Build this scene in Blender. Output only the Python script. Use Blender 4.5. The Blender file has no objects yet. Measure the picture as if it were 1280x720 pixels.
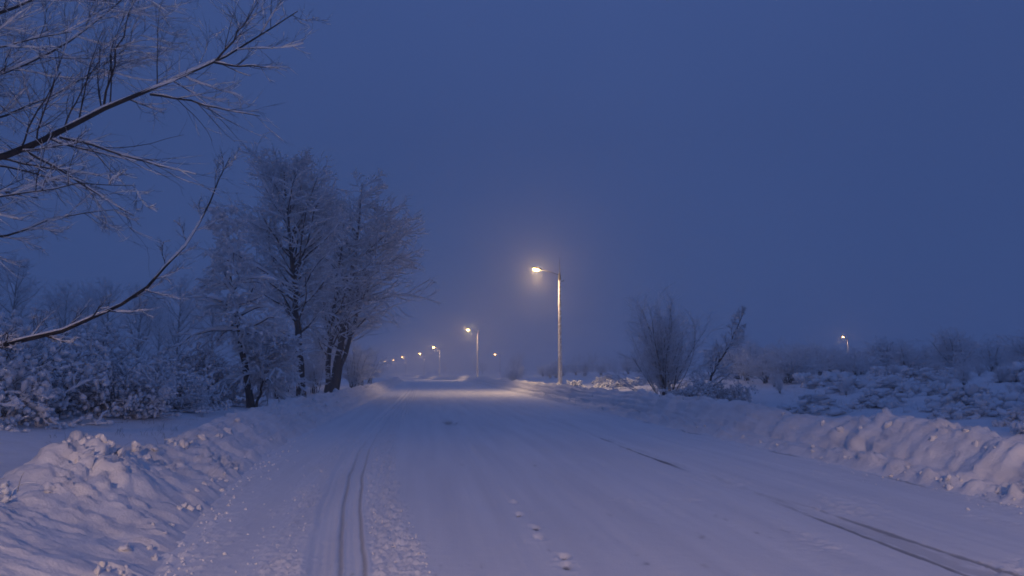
import bpy, math
import numpy as np

scene = bpy.context.scene
COL = scene.collection
rng = np.random.default_rng(7)
R = math.radians

# ------------------------------------------------------------------ camera
F = 930.0                       # focal length in photo pixels (1280 wide)
CAM_H = 1.6
PITCH = math.atan(104 / F)
YAW = math.atan(112 * math.cos(PITCH) / F)
cam_d = bpy.data.cameras.new('camera')
cam = bpy.data.objects.new('camera', cam_d)
COL.objects.link(cam)
cam.location = (0, 0, CAM_H)
cam.rotation_euler = (math.pi / 2 + PITCH, 0, -YAW)
cam_d.sensor_width = 36
cam_d.lens = F / 1280 * 36
cam_d.clip_start = 0.05
cam_d.clip_end = 6000
scene.camera = cam

# ------------------------------------------------------------------ dusk sky
world = bpy.data.worlds.new('World')
scene.world = world
world.use_nodes = True
wn = world.node_tree.nodes
wl = world.node_tree.links
bg = wn['Background']
bg.inputs['Strength'].default_value = 0.1
SUN_ELEV, SUN_ROT = R(2.0), R(200)
sky = wn.new('ShaderNodeTexSky')
sky.sky_type = 'NISHITA'
sky.sun_disc = False
sky.sun_elevation = SUN_ELEV
sky.sun_rotation = SUN_ROT
sky.dust_density = 0.3
sky.ozone_density = 4.0
mixs = wn.new('ShaderNodeMix'); mixs.data_type = 'RGBA'
mixs.inputs['Factor'].default_value = 0.97      # the snow cloud that covers the whole sky
# even, very soft cloud sheet
tc = wn.new('ShaderNodeTexCoord')
nz = wn.new('ShaderNodeTexNoise')
nz.inputs['Scale'].default_value = 1.3
nz.inputs['Detail'].default_value = 3.0
cr = wn.new('ShaderNodeValToRGB')
cr.color_ramp.elements[0].position = 0.2
cr.color_ramp.elements[1].position = 0.8
cr.color_ramp.elements[0].color = (0.325, 0.63, 1.92, 1)
cr.color_ramp.elements[1].color = (0.435, 0.78, 2.26, 1)
wl.new(tc.outputs['Generated'], nz.inputs['Vector'])
wl.new(nz.outputs['Fac'], cr.inputs['Fac'])
wl.new(sky.outputs['Color'], mixs.inputs['A'])
wl.new(cr.outputs['Color'], mixs.inputs['B'])
# an overcast sky is a little brighter overhead than low down
sep = wn.new('ShaderNodeSeparateXYZ'); mr = wn.new('ShaderNodeMapRange')
mr.inputs['From Min'].default_value = 0.3; mr.inputs['From Max'].default_value = 1.0
mr.inputs['To Min'].default_value = 1.0; mr.inputs['To Max'].default_value = 1.5
sc_ = wn.new('ShaderNodeVectorMath'); sc_.operation = 'SCALE'
wl.new(tc.outputs['Generated'], sep.inputs['Vector']); wl.new(sep.outputs['Z'], mr.inputs['Value'])
wl.new(mixs.outputs['Result'], sc_.inputs[0]); wl.new(mr.outputs['Result'], sc_.inputs['Scale'])
wl.new(sc_.outputs['Vector'], bg.inputs['Color'])

sun_d = bpy.data.lights.new('sun', 'SUN')
sun_d.energy = 0.02
sun_d.angle = R(20)
sun_d.color = (1.0, 0.86, 0.8)
sun = bpy.data.objects.new('sun', sun_d)
COL.objects.link(sun)
sun.rotation_euler = (R(90) - SUN_ELEV - R(12), 0, R(180) - SUN_ROT)

vs = scene.view_settings
vs.view_transform = 'Standard'
vs.look = 'None'
vs.exposure = 0.0
vs.gamma = 1.0
vs.use_curve_mapping = False
scene.render.engine = 'CYCLES'
cy = scene.cycles
cy.use_denoising = True
cy.max_bounces = 6
cy.diffuse_bounces = 3
cy.glossy_bounces = 2
cy.volume_bounces = 2
cy.filter_width = 1.7

# ------------------------------------------------------------------ numbers
def at(px, py, Y):
    """point at distance Y along the road that the photo shows at (px, py)"""
    cx, cyy = (px - 640) / F, (360 - py) / F
    r = np.array([math.cos(YAW), -math.sin(YAW), 0])
    f = np.array([math.sin(YAW) * math.cos(PITCH), math.cos(YAW) * math.cos(PITCH), math.sin(PITCH)])
    u = np.cross(r, f)
    d = f + cx * r + cyy * u
    p = d * (Y / d[1])
    return np.array([p[0], p[1], p[2] + CAM_H])

def _hash(ix, iy, iz, seed):
    h = (ix.astype(np.int64) * 374761393 + iy.astype(np.int64) * 668265263 + iz.astype(np.int64) * 2147483647 + seed * 974711) & 0xFFFFFFFF
    h = ((h ^ (h >> 13)) * 1274126177) & 0xFFFFFFFF
    h = (h ^ (h >> 16)) & 0xFFFFFFFF
    return h

def noise2(x, y, seed=0):
    x = np.asarray(x, float); y = np.asarray(y, float)
    x, y = np.broadcast_arrays(x, y)
    ix, iy = np.floor(x), np.floor(y)
    fx, fy = x - ix, y - iy
    ux = fx * fx * fx * (fx * (fx * 6 - 15) + 10)
    uy = fy * fy * fy * (fy * (fy * 6 - 15) + 10)
    z0 = np.zeros_like(ix)
    def g(ax, ay, dx, dy):
        a = _hash(ax, ay, z0, seed) * (2 * math.pi / 4294967296.0)
        return np.cos(a) * dx + np.sin(a) * dy
    n00 = g(ix, iy, fx, fy); n10 = g(ix + 1, iy, fx - 1, fy)
    n01 = g(ix, iy + 1, fx, fy - 1); n11 = g(ix + 1, iy + 1, fx - 1, fy - 1)
    a = n00 + ux * (n10 - n00); b = n01 + ux * (n11 - n01)
    return (a + uy * (b - a)) * 1.5

def fbm(x, y, seed=0, oct=4, gain=0.5):
    s, a = 0, 1.0
    for i in range(oct):
        s = s + a * noise2(np.asarray(x) * 2 ** i, np.asarray(y) * 2 ** i, seed + i * 17)
        a *= gain
    return s

def billow(x, y, seed=0, oct=3, gain=0.5):
    s, a = 0, 1.0
    for i in range(oct):
        s = s + a * (np.abs(noise2(np.asarray(x) * 2 ** i, np.asarray(y) * 2 ** i, seed + i * 13)) * 2 - 0.55)
        a *= gain
    return s

def sstep(a, b, x):
    t = np.clip((np.asarray(x, float) - a) / (b - a), 0, 1)
    return t * t * (3 - 2 * t)

def bell(x, w):
    return np.exp(-(np.asarray(x) / w) ** 2)

def smooth_curve(knots, smooth=6.0):
    k = np.array(knots, float)
    ys = np.arange(-200, 1400, 1.0)
    v = np.interp(ys, k[:, 0], k[:, 1])
    # wider smoothing with distance
    out = v.copy()
    for w, lo in ((3, 0), (15, 60)):
        ker = np.ones(w) / w
        sm = np.convolve(np.pad(v, w, mode='edge'), ker, 'same')[w:-w]
        t = sstep(lo, lo + 20, ys)
        out = out * (1 - t) + sm * t
    return lambda y: np.interp(y, ys, out)

# the road: right and left foot of the ploughed banks, the lamp line, the dip
POSTS = [(55, 10.2), (135, 9.9), (215, 4.9), (295, 0.6), (375, -8.2), (455, -15.8), (535, -24.5), (640, -38)]
x_right = smooth_curve([(-200, 7.1), (50, 7.1), (135, 6.9), (215, 2.0), (295, -2.4), (375, -11.5), (455, -19), (535, -27.7), (640, -42), (1000, -105)])
x_left = smooth_curve([(-200, -1.9), (5.9, -2.0), (9.2, -2.5), (16, -3.05), (24, -3.0), (48, -2.7), (90, -2.8), (135, -3.2), (215, -7.8), (295, -12.0), (375, -21), (455, -28.5), (535, -37), (640, -51), (1000, -114)])
def dip(y):
    return -0.85 * sstep(115, 225, y)

def ground_z(x, y):
    """snow surface of the land beside the road"""
    x = np.asarray(x, float); y = np.asarray(y, float)
    xr, xl = x_right(y), x_left(y)
    dr, dl = x - xr, xl - x
    right = 0.10 + 0.30 * sstep(3.5, 9, dr) + 1.05 * sstep(5, 27, dr) + 1.0 * sstep(30, 120, dr)
    right = right + 0.10 * fbm(x * 0.13, y * 0.10, 3, 3) * sstep(2, 8, dr)
    lo = sstep(11, 24, y)
    left = 0.09 + 0.20 * lo + (0.20 + 0.12 * lo) * sstep(1.2, 5.5, dl) + 0.30 * sstep(2.0, 6.5, dl) * (1 - lo) + 0.10 * fbm(x * 0.2, y * 0.2, 9, 3) * sstep(2, 6, dl) + 0.5 * sstep(10, 60, dl)
    z = np.where(dr > 0, right, np.where(dl > 0, left, 0.0))
    inside = np.minimum(-dr, -dl)
    z = np.where(inside > 0, -0.16, z)
    z = np.where((dr > 0) | (dl > 0), -0.16 + (z + 0.16) * sstep(0.0, 0.7, np.maximum(dr, dl)), z)
    tus = sstep(3, 6, dr) * (1 - sstep(60, 120, y))
    z = z + 0.09 * billow(x * 0.8, y * 0.6, 21, 2) * tus * sstep(4, 11, dr)
    return z + dip(y)

# ------------------------------------------------------------------ mesh helpers
def mesh_from(name, V, Q, smooth=True):
    me = bpy.data.meshes.new(name)
    V = np.ascontiguousarray(V, dtype=np.float32); Q = np.ascontiguousarray(Q, dtype=np.int32)
    n, k = Q.shape
    me.vertices.add(len(V)); me.vertices.foreach_set('co', V.ravel())
    me.loops.add(n * k); me.loops.foreach_set('vertex_index', Q.ravel())
    me.polygons.add(n); me.polygons.foreach_set('loop_start', np.arange(n, dtype=np.int32) * k)
    if smooth:
        me.polygons.foreach_set('use_smooth', np.ones(n, dtype=bool))
    me.update(calc_edges=True)
    return me

def link(name, me, mat=None, parent=None, loc=None):
    o = bpy.data.objects.new(name, me)
    COL.objects.link(o)
    if mat is not None and me is not None and not me.materials:
        me.materials.append(mat)
    if parent is not None:
        o.parent = parent
    if loc is not None:
        o.location = [float(c) for c in loc]
    return o

def tag(o, label=None, cat=None, group=None, kind=None):
    if label: o['label'] = label
    if cat: o['category'] = cat
    if group: o['group'] = group
    if kind: o['kind'] = kind
    return o

def grid_quads(nr, nc):
    i = np.arange(nr - 1)[:, None] * nc + np.arange(nc - 1)[None, :]
    return np.stack([i, i + 1, i + 1 + nc, i + nc], -1).reshape(-1, 4)

def tubes(P, Rd, sides=5, flat=1.0, up=None):
    """P (N,k,3), Rd (N,k) -> verts, quads of tapered tubes"""
    N, k, _ = P.shape
    T = np.gradient(P, axis=1)
    T /= np.linalg.norm(T, axis=2, keepdims=True) + 1e-9
    mean = T.mean(1)
    ref = np.where((np.abs(mean[:, 2]) > 0.9)[:, None], np.array([1.0, 0, 0]), np.array([0, 0, 1.0]))
    A = np.cross(T, ref[:, None, :]); A /= np.linalg.norm(A, axis=2, keepdims=True) + 1e-9
    B = np.cross(A, T)
    ang = np.arange(sides) * 2 * math.pi / sides + 0.3
    ring = P[:, :, None, :] + Rd[:, :, None, None] * (np.cos(ang)[None, None, :, None] * A[:, :, None, :] + flat * np.sin(ang)[None, None, :, None] * B[:, :, None, :])
    V = ring.reshape(-1, 3)
    base = (np.arange(N)[:, None, None] * k + np.arange(k - 1)[None, :, None]) * sides
    s = np.arange(sides)[None, None, :]; s2 = (s + 1) % sides
    Q = np.stack([base + s, base + s2, base + sides + s2, base + sides + s], -1).reshape(-1, 4)
    return V, Q

def join(parts):
    Vs, Qs, off = [], [], 0
    for V, Q in parts:
        Vs.append(V); Qs.append(Q + off); off += len(V)
    return np.concatenate(Vs), np.concatenate(Qs)

# ------------------------------------------------------------------ materials
def new_mat(name):
    m = bpy.data.materials.new(name); m.use_nodes = True
    nt = m.node_tree
    return m, nt.nodes, nt.links, nt.nodes['Principled BSDF']

def noise_node(nodes, links, scale, detail=4, rough=0.55, coord='Object'):
    t = nodes.new('ShaderNodeTexCoord'); n = nodes.new('ShaderNodeTexNoise')
    n.inputs['Scale'].default_value = scale; n.inputs['Detail'].default_value = detail
    n.inputs['Roughness'].default_value = rough
    links.new(t.outputs[coord], n.inputs['Vector'])
    return n

def snow_material(name, base, bumps, rough=0.6, tint=None, spec=0.2):
    m, nd, lk, p = new_mat(name)
    p.inputs['Roughness'].default_value = rough
    p.inputs['Specular IOR Level'].default_value = spec
    n = noise_node(nd, lk, 2.5, 5)
    r = nd.new('ShaderNodeValToRGB')
    b = np.array(base)
    t = np.array(tint) if tint else b * 0.9
    r.color_ramp.elements[0].position = 0.35; r.color_ramp.elements[1].position = 0.65
    r.color_ramp.elements[0].color = (*t, 1); r.color_ramp.elements[1].color = (*b, 1)
    lk.new(n.outputs['Fac'], r.inputs['Fac']); lk.new(r.outputs['Color'], p.inputs['Base Color'])
    prev = None
    for sc, st, di in bumps:
        bn = noise_node(nd, lk, sc, 5)
        bp = nd.new('ShaderNodeBump'); bp.inputs['Strength'].default_value = st; bp.inputs['Distance'].default_value = di
        lk.new(bn.outputs['Fac'], bp.inputs['Height'])
        if prev: lk.new(prev.outputs['Normal'], bp.inputs['Normal'])
        prev = bp
    if prev: lk.new(prev.outputs['Normal'], p.inputs['Normal'])
    return m

M_SNOW = snow_material('field_snow', (0.86, 0.87, 0.89), [(4, 0.5, 0.06), (26, 0.5, 0.02)])
M_BANK = snow_material('ploughed_snow', (0.86, 0.855, 0.86), [(9, 0.5, 0.04), (45, 0.5, 0.012)], tint=(0.76, 0.75, 0.76))
M_CLOD = snow_material('loose_snow', (0.86, 0.855, 0.86), [(60, 0.25, 0.005)], tint=(0.8, 0.79, 0.8))
M_BSNOW = snow_material('branch_snow', (0.84, 0.86, 0.89), [(14, 0.5, 0.02)])

def bark_material(name, a, b, scale):
    m, nd, lk, p = new_mat(name)
    p.inputs['Roughness'].default_value = 0.85
    p.inputs['Specular IOR Level'].default_value = 0.15
    n = noise_node(nd, lk, scale, 6, 0.65)
    r = nd.new('ShaderNodeValToRGB')
    r.color_ramp.elements[0].position = 0.35; r.color_ramp.elements[1].position = 0.68
    r.color_ramp.elements[0].color = (*a, 1); r.color_ramp.elements[1].color = (*b, 1)
    lk.new(n.outputs['Fac'], r.inputs['Fac']); lk.new(r.outputs['Color'], p.inputs['Base Color'])
    bp = nd.new('ShaderNodeBump'); bp.inputs['Strength'].default_value = 0.6; bp.inputs['Distance'].default_value = 0.02
    lk.new(n.outputs['Fac'], bp.inputs['Height']); lk.new(bp.outputs['Normal'], p.inputs['Normal'])
    return m
M_BARK = bark_material('dark_bark', (0.018, 0.015, 0.013), (0.055, 0.046, 0.04), 9)
M_TWIG = bark_material('twig_bark', (0.035, 0.028, 0.024), (0.075, 0.06, 0.05), 5)
M_FROST = bark_material('frosted_twig', (0.32, 0.32, 0.33), (0.72, 0.72, 0.74), 6)
M_STRAW = bark_material('dry_stalk', (0.05, 0.04, 0.025), (0.12, 0.10, 0.06), 7)

def road_material():
    m, nd, lk, p = new_mat('packed_road_snow')
    p.inputs['Roughness'].default_value = 0.75
    p.inputs['Specular IOR Level'].default_value = 0.08
    # packed, faintly dirty snow with streaks along the wheel paths
    t = nd.new('ShaderNodeTexCoord'); mp = nd.new('ShaderNodeMapping')
    mp.inputs['Scale'].default_value = (3.2, 0.16, 1)
    n = nd.new('ShaderNodeTexNoise'); n.inputs['Scale'].default_value = 1.0; n.inputs['Detail'].default_value = 5
    lk.new(t.outputs['Object'], mp.inputs['Vector']); lk.new(mp.outputs['Vector'], n.inputs['Vector'])
    r = nd.new('ShaderNodeValToRGB')
    r.color_ramp.elements[0].position = 0.32; r.color_ramp.elements[1].position = 0.66
    r.color_ramp.elements[0].color = (0.80, 0.80, 0.81, 1); r.color_ramp.elements[1].color = (0.88, 0.88, 0.885, 1)
    lk.new(n.outputs['Fac'], r.inputs['Fac'])
    a = nd.new('ShaderNodeAttribute'); a.attribute_name = 'bare'
    mx = nd.new('ShaderNodeMix'); mx.data_type = 'RGBA'
    mx.inputs['B'].default_value = (0.055, 0.052, 0.055, 1)
    lk.new(r.outputs['Color'], mx.inputs['A']); lk.new(a.outputs['Fac'], mx.inputs['Factor'])
    lk.new(mx.outputs['Result'], p.inputs['Base Color'])
    b1 = noise_node(nd, lk, 7, 5); b2 = noise_node(nd, lk, 55, 4)
    p1 = nd.new('ShaderNodeBump'); p1.inputs['Strength'].default_value = 0.35; p1.inputs['Distance'].default_value = 0.03
    p2 = nd.new('ShaderNodeBump'); p2.inputs['Strength'].default_value = 0.5; p2.inputs['Distance'].default_value = 0.01
    lk.new(b1.outputs['Fac'], p1.inputs['Height']); lk.new(b2.outputs['Fac'], p2.inputs['Height'])
    lk.new(p1.outputs['Normal'], p2.inputs['Normal']); lk.new(p2.outputs['Normal'], p.inputs['Normal'])
    return m
M_ROAD = road_material()

def plain(name, col, rough=0.5, metal=0.0, var=None, scale=20):
    m, nd, lk, p = new_mat(name)
    p.inputs['Roughness'].default_value = rough; p.inputs['Metallic'].default_value = metal
    if var:
        n = noise_node(nd, lk, scale, 5, 0.7)
        r = nd.new('ShaderNodeValToRGB')
        r.color_ramp.elements[0].position = 0.45; r.color_ramp.elements[1].position = 0.56
        r.color_ramp.elements[0].color = (*col, 1); r.color_ramp.elements[1].color = (*var, 1)
        lk.new(n.outputs['Fac'], r.inputs['Fac']); lk.new(r.outputs['Color'], p.inputs['Base Color'])
    else:
        p.inputs['Base Color'].default_value = (*col, 1)
    return m
M_CONC = plain('snow_spattered_concrete', (0.36, 0.33, 0.31), 0.8, 0, (0.72, 0.72, 0.73), 7)
M_STEEL = plain('weathered_steel', (0.03, 0.03, 0.033), 0.8, 0.0, (0.02, 0.02, 0.022), 12)
M_HEAD = plain('grey_lamp_housing', (0.22, 0.22, 0.23), 0.5, 0.2, (0.18, 0.18, 0.19), 15)
LAMP_COL = (1.0, 0.68, 0.38)
M_LENS, _nd, _lk, _p = new_mat('lit_lamp_bowl')
_p.inputs['Base Color'].default_value = (0.9, 0.8, 0.6, 1)
_p.inputs['Emission Color'].default_value = (1.0, 0.52, 0.12, 1)
_p.inputs['Emission Strength'].default_value = 100

# ------------------------------------------------------------------ ground
def build_ground():
    def axis(fine_lo, fine_hi, step, far_lo, far_hi, grow):
        a = list(np.arange(fine_lo, fine_hi, step)); s = step; v = a[-1]
        while v < far_hi:
            s *= grow; v += s; a.append(v)
        s = step; v = fine_lo; b = []
        while v > far_lo:
            s *= grow; v -= s; b.append(v)
        return np.array(b[::-1] + a)
    xs = axis(-16, 30, 0.28, -1500, 1500, 1.09)
    ys = axis(-4, 45, 0.40, -400, 1600, 1.045)
    X, Y = np.meshgrid(xs, ys)
    Z = ground_z(X, Y)
    V = np.stack([X, Y, Z], -1).reshape(-1, 3)
    o = link('snowy_ground', mesh_from('snowy_ground', V, grid_quads(len(ys), len(xs))), M_SNOW)
    tag(o, 'blue evening snow lying over the fields beside the road', kind='structure')
build_ground()

# ------------------------------------------------------------------ road
def track_x(y):
    return np.interp(y, [0, 5.9, 9, 12, 16, 20, 26, 38, 60, 110], [-0.15, -0.42, -0.72, -0.93, -1.08, -1.12, -1.10, -0.95, -0.8, -0.8])

def build_road():
    u = np.linspace(1 / 4.2, 1 / 150.0, 370)
    ys = np.concatenate([np.linspace(-60, 0, 14)[:-1], np.linspace(0, 4.2, 16)[:-1], 1 / u, np.linspace(150, 720, 90)[1:]])
    # unit cross coordinate, finer over the tracks
    xs = np.concatenate([np.arange(-3.4, -2.2, 0.03), np.arange(-2.2, 0.7, 0.013), np.arange(0.7, 1.5, 0.016), np.arange(1.5, 4.0, 0.04), np.arange(4.0, 5.1, 0.017), np.arange(5.1, 7.6, 0.04)])
    w = np.zeros_like(ys)
    far = sstep(60, 135, ys)
    # beyond 60 m the strip follows the curve of the road
    shift = (x_right(ys) - 7.1)
    X = xs[None, :] + shift[:, None] * 1.0
    X = X + (xs[None, :] < 0) * 0
    Yg = np.repeat(ys[:, None], len(xs), 1)
    lx = xs[None, :] + 0 * X                       # lateral coordinate on the road
    tx = track_x(ys)[:, None]
    Z = np.zeros_like(X)
    near = 1 - sstep(60, 110, Yg)
    Z += 0.010 * fbm(lx * 0.9, Yg * 0.35, 31, 3)
    Z += 0.004 * noise2(lx * 4.5, Yg * 0.22, 41) * near
    Z += 0.002 * noise2(lx * 11, Yg * 0.35, 42) * near
    # twin ruts of one vehicle, each a flat-bottomed groove with sharp dark side
    lumpf = billow(lx * 17, Yg * 12, 52, 2, 0.6)
    d = lx - tx
    def rut(c, wdt, dep):
        return -dep * (1 - sstep(wdt * 0.55, wdt, np.abs(d - c)))
    wob = 0.018 * noise2(Yg * 0.5, lx * 0, 5) + 0.006 * noise2(Yg * 2.5, lx * 3, 6)
    d = d + wob
    Z += rut(-0.34, 0.12, 0.016) + rut(-0.33, 0.03, 0.008)
    Z += rut(-0.175, 0.020, 0.026) * (0.75 + 0.5 * noise2(Yg * 0.9, 0 * lx + 2, 46)) + rut(0.02, 0.018, 0.032) * (0.8 + 0.5 * noise2(Yg * 0.8, 0 * lx + 7, 47))
    Z += rut(-0.09, 0.07, 0.020)
    Z += 0.010 * bell(d + 0.235, 0.03) + 0.011 * bell(d - 0.055, 0.025) + 0.009 * bell(d + 0.47, 0.04)
    band = sstep(-0.50, -0.44, d) * (1 - sstep(0.0, 0.05, d)) * near
    Z += band * (-0.010 + 0.005 * noise2(d * 38, Yg * 0.25, 44) + 0.004 * noise2(d * 14, Yg * 0.5, 45) + 0.004 * lumpf)
    # churned snow either side of the ruts
    edge = 0.10 * noise2(Yg * 1.3, lx * 0 + 3.3, 8)
    m_r = sstep(0.05, 0.12, d) * (1 - sstep(0.45, 0.62, d + edge))
    m_l = sstep(0.45, 0.58, -d + edge) * (1 - sstep(0.75, 1.05, -d + edge))
    m_l = m_l * (0.45 + 0.55 * sstep(-0.2, 0.3, noise2(lx * 1.7, Yg * 0.7, 77)))
    lump = billow(lx * 7.5, Yg * 6.5, 51, 3, 0.6)
    Z += (0.020 * m_r + 0.017 * m_l) * (lump + 0.35) * near + (0.014 * m_r + 0.012 * m_l) * lumpf * near
    # slight rolls on the crown and soft wheel paths of other cars
    for c, wd, dp in ((1.75, 0.22, 0.012), (3.15, 0.2, 0.010), (4.45, 0.26, 0.016), (5.95, 0.22, 0.012)):
        Z -= dp * bell(lx - c + 0.06 * noise2(Yg * 0.1, lx * 0 + c, 3), wd) * near
    for c, ph, am in ((0.55, 0, 1), (0.95, 2, 1), (1.9, 4, 0.8), (2.45, 7, 1), (3.0, 9, 0.8), (3.7, 12, 1), (5.3, 15, 1), (6.1, 18, 0.8)):
        e = lx - c - 0.22 * noise2(Yg * 0.045 + ph, 0 * lx + ph, 48) - 0.03 * noise2(Yg * 0.4, 0 * lx + ph, 49)
        on = np.clip(0.5 + 1.6 * noise2(Yg * 0.12, 0 * lx + ph * 3.1, 50), 0, 1)
        Z += am * on * near * (-0.006 * bell(e, 0.07) + 0.004 * bell(np.abs(e) - 0.10, 0.025) + 0.0025 * bell(e, 0.08) * noise2(e * 60, Yg * 0.5, 53))
    # footprints and scuffed lumps
    bare = np.zeros_like(X)
    frng = np.random.default_rng(3)
    for i, (fx, fy) in enumerate([(1.26, 5.7), (1.20, 6.25), (1.24, 6.55), (1.13, 7.3), (1.17, 7.75), (1.10, 8.5), (1.13, 9.3)]):
        q = ((lx - fx) / 0.055) ** 2 + ((Yg - fy) / 0.13) ** 2
        nn = 0.35 * noise2(lx * 14, Yg * 9, 60 + i)
        Z -= 0.032 * (1 - sstep(0.5, 1.1, q + nn)) * (0.5 + 0.5 * frng.random())
        Z += 0.006 * bell(np.sqrt(q) - 1.7, 0.5) * (0.6 + lump)
        if i in (1, 2, 4, 5):
            bare = np.maximum(bare, 0.75 * (1 - sstep(0.2, 0.8, q * 1.6 + 0.9 * nn)))
    scuff = sstep(0.15, 0.45, fbm(lx * 1.1, Yg * 0.5, 91, 2)) * sstep(1.6, 2.4, lx) * (1 - sstep(6.2, 6.8, lx))
    Z += 0.014 * scuff * lump * near
    # small fall of lumps toward the bank feet
    m_e = (1 - sstep(0.0, 0.9, lx - x_left(Yg) + 0 * lx)) + sstep(6.3, 7.0, lx)
    Z += 0.03 * np.clip(m_e, 0, 1) * np.clip(lump - 0.1, 0, 2) * near
    # asphalt worn through by the right-hand wheels
    brk = fbm(Yg * 0.9, lx * 5, 71, 3)
    fine = fbm(lx * 16, Yg * 4, 72, 3)
    def streak(c, wdt, y0, y1, amt):
        on = sstep(y0 - 0.8, y0 + 0.8, Yg) * (1 - sstep(y1 - 1.2, y1 + 1.2, Yg))
        v = bell(lx - c, wdt) * 1.2 + 0.55 * brk + 0.35 * fine - 0.55
        return np.clip(v * 2.2, 0, 1) * on * amt
    cx1 = 4.32 + 0.02 * (Yg - 6); cx2 = 4.68 - 0.03 * (Yg - 6)
    bare = np.maximum(bare, streak(cx1, 0.055, 3, 8.6, 0.62))
    bare = np.maximum(bare, streak(cx2, 0.045, 3, 8.4, 0.55))
    bare = np.maximum(bare, streak(4.5, 0.20, 3, 8.0, 0.2))
    bare = np.maximum(bare, streak(4.28, 0.055, 12.4, 15.6, 0.75))
    bare = np.maximum(bare, streak(4.30, 0.05, 17.0, 18.2, 0.6))
    bare = np.maximum(bare, streak(0.82, 0.22, 22.8, 23.9, 0.7))
    bare = np.maximum(bare, 0.25 * bell(lx - 4.45, 0.25) * np.clip(bell(lx - 4.45, 0.12) + 0.6 * brk + 0.4 * fine - 0.75, 0, 1) * near)
    bare = np.maximum(bare, 0.35 * (1 - sstep(0.012, 0.024, np.abs(d + 0.175))) * (1 - sstep(9, 20, Yg)))
    bare = np.maximum(bare, 0.35 * (1 - sstep(0.010, 0.022, np.abs(d - 0.02))) * (1 - sstep(9, 20, Yg)))
    bare = np.maximum(bare, 0.75 * np.clip(bell(lx - 7.1 + 0.13 + 0.10 * noise2(Yg * 0.8, 0 * Yg, 5), 0.05) + 0.9 * fbm(Yg * 0.45, 0 * Yg, 73, 3) - 0.75, 0, 1) * (1 - sstep(45, 70, Yg)))  # shade of the gap along the right bank foot, drawn in as dark colour
    Z -= 0.012 * bare
    Z += dip(Yg)
    # widen the strip on the left far away to keep under the bank
    V = np.stack([X, Yg, Z], -1).reshape(-1, 3)
    me = mesh_from('road', V, grid_quads(len(ys), len(xs)))
    at_ = me.attributes.new('bare', 'FLOAT', 'POINT')
    at_.data.foreach_set('value', bare.ravel().astype(np.float32))
    o = link('road', me, M_ROAD)
    tag(o, 'snow-packed road with ruts running towards the lamps', kind='structure')
build_road()

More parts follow.
